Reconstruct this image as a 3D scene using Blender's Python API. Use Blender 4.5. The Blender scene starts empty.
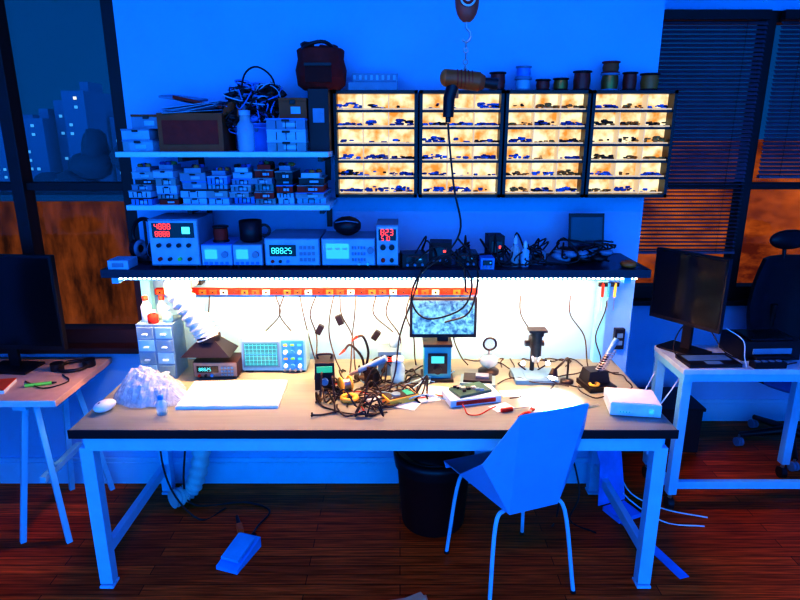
import bpy, bmesh, math, random
from mathutils import Vector, Matrix, Euler, noise
random.seed(7)
R=random.uniform
S=bpy.context.scene
COL=S.collection
try:
    S.view_settings.view_transform='Standard'
    S.view_settings.look='High Contrast'
except Exception as e: print('LOOK',e)

# ---------------------------------------------------------------- materials
MC={}
def M(name,col,rough=.5,metal=0,em=None,es=0,var=.12,scale=12,bump=0,alpha=1,trans=0):
    if name in MC: return MC[name]
    m=bpy.data.materials.new(name); m.use_nodes=True
    nt=m.node_tree; b=nt.nodes['Principled BSDF']
    b.inputs['Roughness'].default_value=rough; b.inputs['Metallic'].default_value=metal
    tc=nt.nodes.new('ShaderNodeTexCoord'); no=nt.nodes.new('ShaderNodeTexNoise')
    no.inputs['Scale'].default_value=scale; no.inputs['Detail'].default_value=4
    nt.links.new(tc.outputs['Object'],no.inputs['Vector'])
    cr=nt.nodes.new('ShaderNodeValToRGB')
    cr.color_ramp.elements[0].position=.3; cr.color_ramp.elements[1].position=.7
    cr.color_ramp.elements[0].color=tuple(c*(1-var) for c in col)+(1,)
    cr.color_ramp.elements[1].color=tuple(min(1,c*(1+var)) for c in col)+(1,)
    nt.links.new(no.outputs['Fac'],cr.inputs['Fac']); nt.links.new(cr.outputs['Color'],b.inputs['Base Color'])
    if bump:
        bp=nt.nodes.new('ShaderNodeBump'); bp.inputs['Strength'].default_value=bump; bp.inputs['Distance'].default_value=.01
        nt.links.new(no.outputs['Fac'],bp.inputs['Height']); nt.links.new(bp.outputs['Normal'],b.inputs['Normal'])
    if em:
        b.inputs['Emission Color'].default_value=tuple(em)+(1,); b.inputs['Emission Strength'].default_value=es
    b.inputs['Alpha'].default_value=alpha
    b.inputs['Transmission Weight'].default_value=trans
    MC[name]=m; return m

wallM=M('wall_paint',(.25,.60,.92),.7,var=.04,scale=3,bump=.05)
ceilM=M('ceiling_paint',(.2,.55,.85),.8)
trimM=M('trim_paint',(.28,.74,1.0),.4,var=.02)
blackM=M('black_plastic',(.012,.012,.018),.4)
blackg=M('black_gloss',(.008,.009,.014),.15)
darkM=M('dark_frame',(.03,.012,.016),.5)
shelfTop=M('black_shelf',(.012,.02,.05),.35)
whiteM=M('white_plastic',(.52,.76,.90),.4)
steelW=M('powder_steel',(.20,.70,.96),.35,var=.04)
chairM=M('chair_steel',(.06,.50,.92),.38,var=.05,scale=5)
metalM=M('metal',(.5,.5,.55),.3,1)
greyM=M('grey_plastic',(.13,.30,.45),.45)
lgreyM=M('instrument_grey',(.24,.56,.76),.45)
blueM=M('blue_plastic',(.03,.30,.78),.4)
redM=M('maroon_fabric',(.50,.025,.015),.7,bump=.5,scale=25)
brownM=M('brown_card',(.52,.09,.03),.7)
orangeM=M('orange_plastic',(.85,.16,.03),.4)
copperM=M('copper',(.7,.2,.05),.35,.6)
tealM=M('teal_plastic',(.02,.35,.42),.4)
creamM=M('paper',(.62,.78,.82),.7,var=.05)
yellowM=M('yellow_plastic',(.8,.5,.08),.4)
greenM=M('green_plastic',(.2,.8,.1),.4)
clearM=M('clear_plastic',(.5,.85,1.0),.12,alpha=.4)
frostM=M('crumpled_film',(.60,.80,.92),.08,alpha=.5,bump=.8,scale=55)
cyanE=M('lcd_cyan',(.02,.1,.12),.2,em=(.1,.8,.9),es=.8)
redE=M('led_red',(.2,0,0),.3,em=(1,.05,.03),es=3)
tealE=M('led_teal',(0,.1,.1),.3,em=(.1,.9,1),es=1.5)
greenE=M('lcd_green',(0,.1,.05),.3,em=(.05,.55,.4),es=.7)
blueE=M('lcd_blue',(0,.05,.2),.2,em=(.06,.5,1),es=.9)
whiteE=M('led_white',(1,1,1),.3,em=(1,.8,.6),es=7)
coolE=M('led_cool',(1,1,1),.3,em=(.85,.93,1),es=25)
binL=M('bin_lip',(.3,.25,.18),.6,em=(1,.74,.42),es=.5)  # lips carry part of the drawer glow as emission
paleS=M('shelf_white',(.35,.82,1.0),.4,var=.02)

def bin_mat():  # warm drawer light put into noisy emission, no lamp behind
    m=bpy.data.materials.new('bin_glow'); m.use_nodes=True; nt=m.node_tree; b=nt.nodes['Principled BSDF']
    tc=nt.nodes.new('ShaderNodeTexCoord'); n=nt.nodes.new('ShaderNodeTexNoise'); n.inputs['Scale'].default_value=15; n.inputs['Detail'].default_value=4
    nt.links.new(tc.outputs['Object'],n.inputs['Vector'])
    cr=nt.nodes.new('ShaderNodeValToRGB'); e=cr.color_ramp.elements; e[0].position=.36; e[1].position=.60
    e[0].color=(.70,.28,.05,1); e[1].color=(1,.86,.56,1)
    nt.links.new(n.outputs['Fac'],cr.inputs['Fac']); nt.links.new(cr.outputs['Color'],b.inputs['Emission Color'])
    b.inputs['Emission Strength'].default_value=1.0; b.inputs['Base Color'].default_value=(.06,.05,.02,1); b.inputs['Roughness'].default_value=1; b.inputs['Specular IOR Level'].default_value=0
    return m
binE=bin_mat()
def micro_image():
    m=bpy.data.materials.new('microscope_image'); m.use_nodes=True; nt=m.node_tree; b=nt.nodes['Principled BSDF']
    tc=nt.nodes.new('ShaderNodeTexCoord'); v=nt.nodes.new('ShaderNodeTexNoise'); v.inputs['Scale'].default_value=48; v.inputs['Detail'].default_value=7; v.inputs['Distortion'].default_value=.6
    nt.links.new(tc.outputs['Object'],v.inputs['Vector'])
    cr=nt.nodes.new('ShaderNodeValToRGB'); cr.color_ramp.elements[0].position=.36; cr.color_ramp.elements[1].position=.66
    cr.color_ramp.elements[0].color=(.004,.13,.42,1); cr.color_ramp.elements[1].color=(.30,.80,1,1)
    nt.links.new(v.outputs['Fac'],cr.inputs['Fac']); nt.links.new(cr.outputs['Color'],b.inputs['Emission Color'])
    b.inputs['Emission Strength'].default_value=1.0; b.inputs['Base Color'].default_value=(.01,.01,.01,1)
    return m
def table_mat():
    m=bpy.data.materials.new('laminate_top'); m.use_nodes=True; nt=m.node_tree; b=nt.nodes['Principled BSDF']
    tc=nt.nodes.new('ShaderNodeTexCoord'); mp=nt.nodes.new('ShaderNodeMapping'); mp.inputs['Scale'].default_value=(2,25,2)
    n=nt.nodes.new('ShaderNodeTexNoise'); n.inputs['Scale'].default_value=2; n.inputs['Detail'].default_value=5
    nt.links.new(tc.outputs['Object'],mp.inputs['Vector']); nt.links.new(mp.outputs['Vector'],n.inputs['Vector'])
    cr=nt.nodes.new('ShaderNodeValToRGB'); cr.color_ramp.elements[0].color=(.19,.25,.23,1); cr.color_ramp.elements[1].color=(.26,.34,.31,1)
    nt.links.new(n.outputs['Fac'],cr.inputs['Fac']); nt.links.new(cr.outputs['Color'],b.inputs['Base Color'])
    b.inputs['Roughness'].default_value=.42
    return m
def floor_mat():
    m=bpy.data.materials.new('wood_planks'); m.use_nodes=True; nt=m.node_tree; b=nt.nodes['Principled BSDF']
    tc=nt.nodes.new('ShaderNodeTexCoord')
    br=nt.nodes.new('ShaderNodeTexBrick'); br.offset=.37; br.inputs['Scale'].default_value=1
    br.inputs['Brick Width'].default_value=1.1; br.inputs['Row Height'].default_value=.06; br.inputs['Mortar Size'].default_value=.0018
    br.inputs['Color1'].default_value=(1.0,.16,.025,1); br.inputs['Color2'].default_value=(.6,.08,.014,1); br.inputs['Mortar'].default_value=(.05,.008,.004,1)
    nt.links.new(tc.outputs['Object'],br.inputs['Vector'])
    mp=nt.nodes.new('ShaderNodeMapping'); mp.inputs['Scale'].default_value=(1.5,30,1)
    n=nt.nodes.new('ShaderNodeTexNoise'); n.inputs['Scale'].default_value=3; n.inputs['Detail'].default_value=6
    nt.links.new(tc.outputs['Object'],mp.inputs['Vector']); nt.links.new(mp.outputs['Vector'],n.inputs['Vector'])
    cr=nt.nodes.new('ShaderNodeValToRGB'); cr.color_ramp.elements[0].position=.35; cr.color_ramp.elements[1].position=.65
    cr.color_ramp.elements[0].color=(.4,.35,.33,1); cr.color_ramp.elements[1].color=(1,1,1,1)
    nt.links.new(n.outputs['Fac'],cr.inputs['Fac'])
    mx=nt.nodes.new('ShaderNodeMixRGB'); mx.blend_type='MULTIPLY'; mx.inputs[0].default_value=1
    nt.links.new(br.outputs['Color'],mx.inputs[1]); nt.links.new(cr.outputs['Color'],mx.inputs[2])
    nt.links.new(mx.outputs[0],b.inputs['Base Color'])
    b.inputs['Roughness'].default_value=.38; b.inputs['Specular IOR Level'].default_value=.14
    return m
def glow_mat(name,c0,c1,s,scale=(1,1,1),nscale=.6):
    m=bpy.data.materials.new(name); m.use_nodes=True; nt=m.node_tree; b=nt.nodes['Principled BSDF']
    tc=nt.nodes.new('ShaderNodeTexCoord'); mp=nt.nodes.new('ShaderNodeMapping'); mp.inputs['Scale'].default_value=scale
    n=nt.nodes.new('ShaderNodeTexNoise'); n.inputs['Scale'].default_value=nscale; n.inputs['Detail'].default_value=8; n.inputs['Roughness'].default_value=.7
    nt.links.new(tc.outputs['Object'],mp.inputs['Vector']); nt.links.new(mp.outputs['Vector'],n.inputs['Vector'])
    cr=nt.nodes.new('ShaderNodeValToRGB'); cr.color_ramp.elements[0].position=.38; cr.color_ramp.elements[1].position=.7
    cr.color_ramp.elements[0].color=c0+(1,); cr.color_ramp.elements[1].color=c1+(1,)
    nt.links.new(n.outputs['Fac'],cr.inputs['Fac']); nt.links.new(cr.outputs['Color'],b.inputs['Emission Color'])
    b.inputs['Emission Strength'].default_value=s; b.inputs['Base Color'].default_value=(.01,.004,.002,1); b.inputs['Roughness'].default_value=1; b.inputs['Specular IOR Level'].default_value=0
    return m
def glass_mat():
    m=bpy.data.materials.new('window_glass'); m.use_nodes=True; nt=m.node_tree
    for n in list(nt.nodes): nt.nodes.remove(n)
    o=nt.nodes.new('ShaderNodeOutputMaterial'); t=nt.nodes.new('ShaderNodeBsdfTransparent'); g=nt.nodes.new('ShaderNodeBsdfGlossy')
    g.inputs['Roughness'].default_value=.05; t.inputs['Color'].default_value=(.9,.93,.95,1)
    mx=nt.nodes.new('ShaderNodeMixShader'); mx.inputs[0].default_value=.012
    nt.links.new(t.outputs[0],mx.inputs[1]); nt.links.new(g.outputs[0],mx.inputs[2]); nt.links.new(mx.outputs[0],o.inputs['Surface'])
    return m
tableM=table_mat(); floorM=floor_mat(); glassM=glass_mat(); microM=micro_image()

# ---------------------------------------------------------------- builder
def crom(pts,res):
    P=[Vector(p) for p in pts]; out=[]
    if len(P)<3:
        return [P[0].lerp(P[-1],i/res) for i in range(res+1)]
    E=[P[0]*2-P[1]]+P+[P[-1]*2-P[-2]]
    for i in range(1,len(E)-2):
        a,b,c,d=E[i-1:i+3]
        for k in range(res):
            t=k/res
            out.append(.5*((2*b)+(c-a)*t+(2*a-5*b+4*c-d)*t*t+(3*b-a-3*c+d)*t**3))
    out.append(P[-1]); return out
class B:
    def __init__(s,name): s.n=name; s.V=[]; s.F=[]; s.mats=[]
    def mi(s,m):
        if m not in s.mats: s.mats.append(m)
        return s.mats.index(m)
    def add(s,vs,fs,m,sm=False):
        o=len(s.V); s.V+= [Vector(v) for v in vs]; k=s.mi(m)
        for f in fs: s.F.append(([o+i for i in f],k,sm))
    def box(s,c,d,m,rot=(0,0,0),taper=1):
        E=Euler(rot).to_matrix(); vs=[]
        for z in(-1,1):
            k=taper if z>0 else 1
            for x,y in((-1,-1),(1,-1),(1,1),(-1,1)):
                vs.append(Vector(c)+E@Vector((x*d[0]/2*k,y*d[1]/2*k,z*d[2]/2)))
        s.add(vs,[(0,3,2,1),(4,5,6,7),(0,1,5,4),(1,2,6,5),(2,3,7,6),(3,0,4,7)],m)
        return s
    def rings(s,rs,m,cap=True,sm=True,closed=False):
        n=len(rs[0]); vs=[v for r in rs for v in r]; fs=[]
        for i in range(len(rs)-1):
            for j in range(n):
                k=(j+1)%n; fs.append((i*n+j,i*n+k,(i+1)*n+k,(i+1)*n+j))
        if closed:
            i=len(rs)-1
            for j in range(n):
                k=(j+1)%n; fs.append((i*n+j,i*n+k,k,j))
        s.add(vs,fs,m,sm)
        if cap and not closed:
            s.add(rs[0],[tuple(range(n))[::-1]],m); s.add(rs[-1],[tuple(range(n))],m)
    def sweep(s,pts,rad,m,seg=8,closed=False):
        pts=[Vector(p) for p in pts]; up=None; rs=[]
        for i,p in enumerate(pts):
            a=pts[max(0,i-1)]; b=pts[min(len(pts)-1,i+1)]; t=(b-a)
            if t.length<1e-9: t=Vector((0,0,1))
            t.normalize()
            if up is None:
                up=Vector((0,0,1)) if abs(t.z)<.9 else Vector((1,0,0))
            u=(up-t*up.dot(t)); u.normalize(); up=u; w=t.cross(u)
            r=rad(i/(len(pts)-1)) if callable(rad) else rad
            rs.append([p+u*math.cos(q*2*math.pi/seg)*r+w*math.sin(q*2*math.pi/seg)*r for q in range(seg)])
        s.rings(rs,m); return s
    def tube(s,pts,r,m,seg=6,res=5): return s.sweep(crom(pts,res),r,m,seg)
    def cyl(s,p0,p1,r0,m,r1=None,seg=20):
        r1=r0 if r1 is None else r1
        return s.sweep([p0,p1],lambda t:r0+(r1-r0)*t,m,seg)
    def torus(s,c,R0,r,m,axis='Z',seg=28):
        rs=[]
        for i in range(seg):
            a=i*2*math.pi/seg; ring=[]
            for j in range(8):
                q=j*math.pi/4; rr=R0+r*math.cos(q); v=(rr*math.cos(a),rr*math.sin(a),r*math.sin(q))
                if axis=='Y': v=(v[0],v[2],v[1])
                if axis=='X': v=(v[2],v[0],v[1])
                ring.append(Vector(c)+Vector(v))
            rs.append(ring)
        s.rings(rs,m,closed=True); return s
    def ell(s,c,r,m,seg=16,ri=10,nz=0,rot=(0,0,0),sm=True):
        E=Euler(rot).to_matrix(); rs=[]
        for i in range(1,ri):
            a=-math.pi/2+math.pi*i/ri; rs.append([Vector(c)+E@Vector((r[0]*math.cos(a)*math.cos(j*2*math.pi/seg)*(1+R(-nz,nz)),r[1]*math.cos(a)*math.sin(j*2*math.pi/seg)*(1+R(-nz,nz)),r[2]*math.sin(a)*(1+R(-nz,nz)*.6))) for j in range(seg)])
        s.rings(rs,m,sm=sm); return s
    def lathe(s,prof,c,m,seg=24,sm=True):
        s.rings([[Vector(c)+Vector((r*math.cos(j*2*math.pi/seg),r*math.sin(j*2*math.pi/seg),z)) for j in range(seg)] for r,z in prof],m,sm=sm); return s
    def prism(s,poly,y0,y1,m):
        n=len(poly); vs=[(x,y0,z) for x,z in poly]+[(x,y1,z) for x,z in poly]
        fs=[tuple(range(n)),tuple(range(2*n-1,n-1,-1))]+[(i,i+n,(i+1)%n+n,(i+1)%n) for i in range(n)]
        s.add(vs,fs,m); return s
    def done(s,loc=(0,0,0),rz=0,bev=0,solid=0,rot=None):
        me=bpy.data.meshes.new(s.n); me.from_pydata([tuple(v) for v in s.V],[],[f[0] for f in s.F])
        for m in s.mats: me.materials.append(m)
        for p,f in zip(me.polygons,s.F): p.material_index=f[1]; p.use_smooth=f[2]
        bm=bmesh.new(); bm.from_mesh(me); bmesh.ops.recalc_face_normals(bm,faces=bm.faces); bm.to_mesh(me); bm.free()
        o=bpy.data.objects.new(s.n,me); COL.objects.link(o); o.location=loc; o.rotation_euler=rot or (0,0,rz)
        if solid:
            q=o.modifiers.new('s','SOLIDIFY'); q.thickness=solid
        if bev:
            q=o.modifiers.new('b','BEVEL'); q.width=bev; q.segments=2; q.limit_method='ANGLE'; q.angle_limit=math.radians(55)
        return o
SEG={'0':'abcdef','1':'bc','2':'abged','3':'abgcd','4':'fgbc','5':'afgcd','8':'abcdefg','A':'abcefg','7':'abc','6':'afgedc','9':'abcdfg'}
def digits(b,txt,x,y,z,h,m):
    w=h*.5;t=h*.12
    for ch in txt:
        for sname in SEG.get(ch,''):
            px,pz,hor={'a':(0,h/2,1),'g':(0,0,1),'d':(0,-h/2,1),'b':(w/2,h/4,0),'c':(w/2,-h/4,0),'f':(-w/2,h/4,0),'e':(-w/2,-h/4,0)}[sname]
            b.box((x+px,y,z+pz),(w*.8 if hor else t,.001,t if hor else h*.42),m)
        x+=w*1.55
def wires(name,lines,r,mat):
    cu=bpy.data.curves.new(name,'CURVE'); cu.dimensions='3D'; cu.bevel_depth=r; cu.bevel_resolution=2
    for L in lines:
        pts=crom(L,5); sp=cu.splines.new('POLY'); sp.points.add(len(pts)-1)
        for i,p in enumerate(pts): sp.points[i].co=(p.x,p.y,p.z,1)
        sp.use_smooth=True
    cu.materials.append(mat)
    o=bpy.data.objects.new(name,cu); COL.objects.link(o); return o

# ---------------------------------------------------------------- room shell
WY=2.95; RY=3.7; CH=3.2; XL=-1.29; XR=1.19; LX=-3.6; RX=3.6
B('floor').box((0,1.0,-.05),(7.4,6.4,.1),floorM).done()
B('ceiling').box((0,1.0,CH+.05),(7.4,6.4,.1),ceilM).done()
B('wall_back').box(((XL+XR)/2,WY+.15,CH/2),(XR-XL,.3,CH),wallM).done()
b=B('wall_back_left'); b.box(((LX+XL)/2,WY+.08,.40),(XL-LX,.16,.80),wallM); b.box(((LX+XL)/2,WY+.08,2.95),(XL-LX,.16,.5),wallM); b.done()
b=B('wall_back_right'); b.box(((RX+XR)/2,RY+.08,.42),(RX-XR,.16,.84),wallM); b.box(((RX+XR)/2,RY+.08,2.87),(RX-XR,.16,.66),wallM); b.done()
B('wall_pier_return').box((XR-.06,(WY+.3+RY+.16)/2,CH/2),(.12,RY+.16-WY-.3,CH),wallM).done()
B('wall_left').box((LX-.05,1.0,CH/2),(.1,6.4,CH),wallM).done()
B('wall_right').box((RX+.05,1.0,CH/2),(.1,6.4,CH),wallM).done()
def baseb(name,x0,x1,y):
    b=B(name); b.box(((x0+x1)/2,y-.009,.065),(x1-x0,.018,.13),trimM); b.box(((x0+x1)/2,y-.006,.142),(x1-x0,.012,.024),trimM); b.done(bev=.003)
baseb('baseboard_back',XL,XR,WY); baseb('baseboard_left',LX,XL,WY); baseb('baseboard_right',XR,RX,RY)

def window(name,x0,x1,y,z0,z1,zt,mull):
    b=B(name)
    b.box(((x0+x1)/2,y+.06,z0+.045),(x1-x0,.1,.09),darkM)
    b.box(((x0+x1)/2,y+.06,z1-.03),(x1-x0,.1,.06),darkM)
    b.box(((x0+x1)/2,y+.06,zt),(x1-x0,.06,.04),darkM)
    for x in mull: b.box((x,y+.05,(z0+z1)/2),(.06,.09,z1-z0),darkM)
    b.box(((x0+x1)/2,y+.07,(z0+z1)/2),(x1-x0,.006,z1-z0-.02),glassM)
    b.box(((x0+x1)/2,y-.02,z0+.0),(x1-x0,.1,.03),darkM)
    b.done(bev=.004)
window('window_1',LX,XL,WY,.80,2.70,1.62,[XL-.03,-1.86,-2.6,LX+.03])
window('window_2',XR,RX,RY,.84,2.54,1.56,[XR+.03,2.11,2.95,RX-.03])
def blind(x0,x1,zb,name='venetian_blind'):
    b=B(name); sl=M('blind_slat',(.30,.12,.16),.5)
    b.box(((x0+x1)/2,RY-.03,2.51),(x1-x0,.05,.05),darkM)
    z=2.47
    while z>zb:
        b.box(((x0+x1)/2,RY-.03,z),(x1-x0,.026,.0015),sl,rot=(math.radians(44 if z>1.58 else 10),0,0)); z-=.0235
    b.box(((x0+x1)/2,RY-.03,zb),(x1-x0,.03,.015),sl)
    for x in(x0+.12,x1-.12): b.cyl((x,RY-.045,zb),(x,RY-.045,2.5),.0015,darkM,seg=6)
    b.done()
blind(1.26,2.07,1.16); blind(2.15,2.9,1.62)

# exterior
litW=M('lit_window',(.1,.1,.1),.5,em=(.15,.55,1),es=.55); litO=M('lit_window_warm',(.1,.1,.1),.5,em=(1,.8,.5),es=1.0)
bmass=M('tower_face',(.02,.05,.1),.8,em=(.004,.05,.15),es=.5)
def tower(x0,x1,y,z1,step=.42,xs=.36,p=.3):
    b=B('apartment_building'); b.box(((x0+x1)/2,y+2,(z1-20)/2),(x1-x0,4,z1+20),bmass)
    b.box(((x0+x1)/2,y+2,z1+.25),((x1-x0)*.4,1.5,.5),bmass)
    zz=z1-.35
    while zz>-2:
        xx=x0+.3
        while xx<x1-.2:
            q=random.random()
            if q<p: b.box((xx,y-.02,zz),(.15,.04,.14),litW if q<p*.75 else litO)
            xx+=xs
        zz-=step
    b.done()
tower(-18.9,-17.7,31,2.6); tower(-17.6,-16.7,32,3.5); tower(-16.6,-15.5,31,3.9); tower(-15.3,-14.7,33,2.7); tower(-24,-19.2,34,2.4)
b=B('hillside_trees'); tr=M('tree_dark',(.01,.02,.03),.9,em=(.002,.012,.035),es=.6)
for i in range(34):
    x=R(-20,-11.5); t=max(0,min(1,(x+16)/3)); b.ell((x,R(26,27.4),R(-3,-.9+2.6*t)),(R(.5,1.0),.8,R(.45,.9)),tr,seg=9,ri=7,nz=.2)
b.box((-17,26.7,-12),(18,1.6,18),tr)
b.done()
glowL=glow_mat('left_pane_glow',(.05,.012,.004),(.40,.10,.02),.7,(1.2,1,.35),1.8)  # added glowing wall, stands in for orange-brown reflections in the lower pane
b=B('left_glow_wall'); b.box((-7,12,-3.7),(9,.6,8.6),glowL); b.box((-7,11.95,.68),(9.1,.7,.12),darkM)
b.done()
glowR=glow_mat('right_pane_glow',(.14,.018,.006),(.75,.17,.02),.75,(.5,1,1),1.6)  # added glowing wall that supplies the orange glow behind the blinds
pinkE=M('neon_sign',(.3,.02,.05),.5,em=(1,.04,.10),es=1.5)
b=B('right_glow_wall'); b.box((8,13,-3.2),(9,.6,9.9),glowR); b.box((5.0,12.65,1.32),(.5,.06,.12),pinkE)
b.done()

# ---------------------------------------------------------------- workbench
TX0,TX1,TY0,TY1=-1.30,1.09,2.13,2.90; TZ=.75; cx=(TX0+TX1)/2
b=B('workbench')
b.box((cx,(TY0+TY1)/2,TZ-.0175),(TX1-TX0,TY1-TY0,.035),tableM)
b.box((cx,TY0-.002,TZ-.0175),(TX1-TX0+.006,.006,.037),blackM)
b.box((cx,TY0+.02,TZ-.065),(TX1-TX0-.1,.03,.06),steelW); b.box((cx,TY1-.035,TZ-.06),(TX1-TX0-.1,.03,.05),steelW)
for x in(TX0+.05,TX1-.05):
    b.box((x,(TY0+TY1)/2,TZ-.06),(.05,TY1-TY0-.08,.05),steelW)
    for y in(TY0+.035,TY1-.045):
        b.box((x,y,(TZ-.085)/2+.01),(.055,.05,TZ-.085-.02),steelW)
        b.box((x,y,.006),(.06,.06,.012),steelW)
    b.box((x,(TY0+TY1)/2,.16),(.03,TY1-TY0-.1,.05),steelW)
b.box((cx,TY1-.045,.30),(TX1-TX0-.1,.03,.04),steelW)
b.done(bev=.002)
SX0,SX1,SY0,SY1=-1.29,1.10,2.54,2.92; SZ=1.30
b=B('instrument_shelf')
b.box((cx,(SY0+SY1)/2,SZ-.0175),(SX1-SX0,SY1-SY0,.035),shelfTop)
for x in(SX0+.04,SX1-.10):
    b.box((x,2.875,(TZ+SZ-.035)/2),(.045,.045,SZ-.035-TZ),steelW)
    b.box((x,2.72,SZ-.05),(.03,.32,.03),steelW)
b.box((cx,SY0+.05,SZ-.0445),(SX1-SX0-.1,.03,.018),steelW)
for i in range(110):
    b.box((SX0+.06+i*(SX1-SX0-.12)/109,SY0+.033,SZ-.0445),(.010,.005,.007),whiteE)
b.done(bev=0)
def area(name,loc,rot,sx,sy,e,col,spread=None):
    l=bpy.data.lights.new(name,'AREA'); l.shape='RECTANGLE'; l.size=sx; l.size_y=sy; l.energy=e; l.color=col
    if spread: l.spread=spread
    o=bpy.data.objects.new(name,l); COL.objects.link(o); o.location=loc; o.rotation_euler=rot; return o
area('led_strip_light',(cx,SY0+.08,SZ-.058),(math.radians(20),0,0),SX1-SX0-.15,.015,44,(1,.43,.15))
b=B('power_strip'); b.box((-.42,2.925,1.105),(1.62,.03,.03),redM)
for i in range(30):
    x=-1.2+i*.053; b.box((x,2.905,1.105),(.036,.012,.024),[orangeM,brownM,creamM,redM][i%4]); b.cyl((x,2.9,1.105),(x,2.895,1.105),.006,blackM,seg=8)
b.done(bev=.001)

# ---------------------------------------------------------------- wall shelves + cabinets
def wshelf(z,x0,x1):
    b=B('wall_shelf'); b.box(((x0+x1)/2,2.785,z-.011),(x1-x0,.33,.022),paleS)
    for x in(x0+.26,x1-.04):
        b.box((x,2.942,z-.08),(.025,.012,.12),blackM)
        b.box((x,2.80,z-.032),(.02,.28,.02),blackM)
    b.done(bev=.0015)
wshelf(1.795,-1.21,-.305); wshelf(1.57,-1.19,-.305)
lump=[M('part_'+str(i),c,.6) for i,c in enumerate([(.01,.07,.3),(.02,.2,.65),(.5,.18,.04),(.03,.02,.02),(.03,.12,.4),(.5,.26,.08)])]
def cabinet(x0,w,ci):
    b=B('parts_drawer_cabinet'); z0=1.585; h=.47; y0=2.80; d=.15
    b.box((x0+w/2,2.943,z0+h/2),(w,.01,h),blackM)
    for x in(x0+.007,x0+w-.007): b.box((x,y0+d/2,z0+h/2),(.014,d,h),blackM)
    for z in(z0+.007,z0+h-.007): b.box((x0+w/2,y0+d/2,z),(w,d,.014),blackM)
    rows,cols=6,3; iw=w-.028; ih=h-.028
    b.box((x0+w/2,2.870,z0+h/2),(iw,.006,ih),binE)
    for r in range(rows):
        zb=z0+.014+ih*r/rows; 
        if r: b.box((x0+w/2,y0+d/2,zb),(iw,d-.01,.010),blackM)
        for c in range(cols):
            xb=x0+.014+iw*c/cols; cw=iw/cols; hh=ih/rows
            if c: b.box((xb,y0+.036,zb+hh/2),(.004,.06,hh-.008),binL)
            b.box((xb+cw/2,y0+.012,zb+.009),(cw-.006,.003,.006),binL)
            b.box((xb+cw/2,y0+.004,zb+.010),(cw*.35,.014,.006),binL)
            pal=[lump[0],lump[1],lump[4],lump[3]] if (ci<2 or random.random()<.4) else [lump[2],lump[3],lump[5],lump[2]]
            k=random.choice([3,8,14,20,26,30]); m=random.choice(pal); hp=R(.012,.030)
            for i in range(k):
                q=R(.004,.010); xx=R(.010,cw-.010); b.ell((xb+xx,y0+R(.020,.05),zb+.010+R(0,hp)*(1-abs(xx/cw-.5)*1.0)),(q*R(1,2),q,q*R(.6,1.0)),m if random.random()<.6 else random.choice(pal),seg=6,ri=4,nz=.2,sm=False)
    b.done()
for i in range(4): cabinet(-.297+i*.384,.376,i)

CT=2.055
def spool(x,y,z,r,h,m,flange=blackM):
    b=B('wire_spool'); b.lathe([(r,0),(r,.006),(r*.82,.008),(r*.85,h/2),(r*.82,h-.008),(r,h-.006),(r,h),(r*.25,h)],(0,0,0),flange,seg=20)
    b.lathe([(r*.83,.009),(r*.9,h*.5),(r*.83,h-.009)],(0,0,0),m,seg=20); b.done((x,y,z))
dred=M('spool_red',(.45,.03,.02),.4); 
for x,r,h,m,st in[(.34,.035,.06,dred,0),(.44,.038,.08,dred,0),(.555,.038,.055,lgreyM,1),(.645,.034,.05,dred,0),(.725,.036,.055,copperM,0),(.82,.042,.085,dred,0),(.945,.042,.075,copperM,1),(1.035,.034,.08,dred,0),(1.125,.044,.075,orangeM,0)]:
    spool(x,2.87,CT,r,h,m,blackM if st==0 else greyM)
    if st: spool(x,2.87,CT+h,r*.95,.05,brownM if x>.8 else blueM,greyM if x<.8 else dred)
b=B('component_case'); b.box((-.12,2.87,CT+.0175),(.22,.13,.035),greyM); b.box((-.11,2.87,CT+.053),(.2,.12,.035),greyM)
for i in range(8): b.box((-.2+i*.025,2.806,CT+.053),(.012,.006,.02),lgreyM)
b.done(bev=.002)
b=B('tool_bag'); b.lathe([(.08,0),(.105,.02),(.112,.08),(.10,.125),(.104,.16),(.095,.168),(.08,.14)],(0,0,0),M('bag_red',(.38,.02,.015),.8,bump=.5,scale=25),seg=20); 
b.tube([(-.085,-.03,.13),(-.05,-.085,.17),(.03,-.09,.185),(.085,-.03,.14)],.008,blackM); b.box((.0,-.10,.06),(.11,.03,.07),M('bag_dark',(.12,.008,.008),.8)); b.box((.0,-.118,.095),(.115,.008,.012),blackM)
for i in range(12): b.ell((R(-.07,.07),R(-.05,.05),R(.15,.175)),(.03,.03,.02),random.choice([blackM,redM]),seg=8,ri=6,nz=.2)
b.done((-.345,2.80,CT))
B('storage_box').box((0,0,.13),(.088,.2,.26),darkM).box((0,-.102,.15),(.05,.004,.06),greyM).done((-.350,2.80,1.795),bev=.003)

def pbox(name,x,y,z,w,d,h,m,lid=None,rz=0,div=0,lab=True):
    b=B(name); lid=lid or m
    b.box((0,0,h*.42),(w,d,h*.84),m); b.box((0,0,h*.92),(w*1.02,d*1.03,h*.16),lid)
    b.box((0,-d/2-.004,h*.8),(w*.2,.008,h*.2),blackM)
    if lab: b.box((w*.1,-d/2-.001,h*.4),(w*.35,.002,h*.35),lgreyM)
    for i in range(div): b.box((-w/2+w*(i+1)/(div+1),-d/2-.001,h*.42),(.003,.004,h*.7),darkM)
    b.done((x,y,z),rz,bev=.002); return z+h
U=1.795
pbox('storage_bin',-1.13,2.78,U,.13,.22,.05,clearM,greyM); pbox('storage_bin',-1.14,2.78,U+.05,.12,.2,.045,lgreyM,greyM); 
pbox('cardboard_box',-1.12,2.8,U+.095,.12,.16,.06,greyM,brownM,rz=.2)
b=B('cardboard_tray'); b.box((0,0,.08),(.28,.2,.16),brownM); b.box((0,-.102,.08),(.24,.004,.10),redM)
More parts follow.
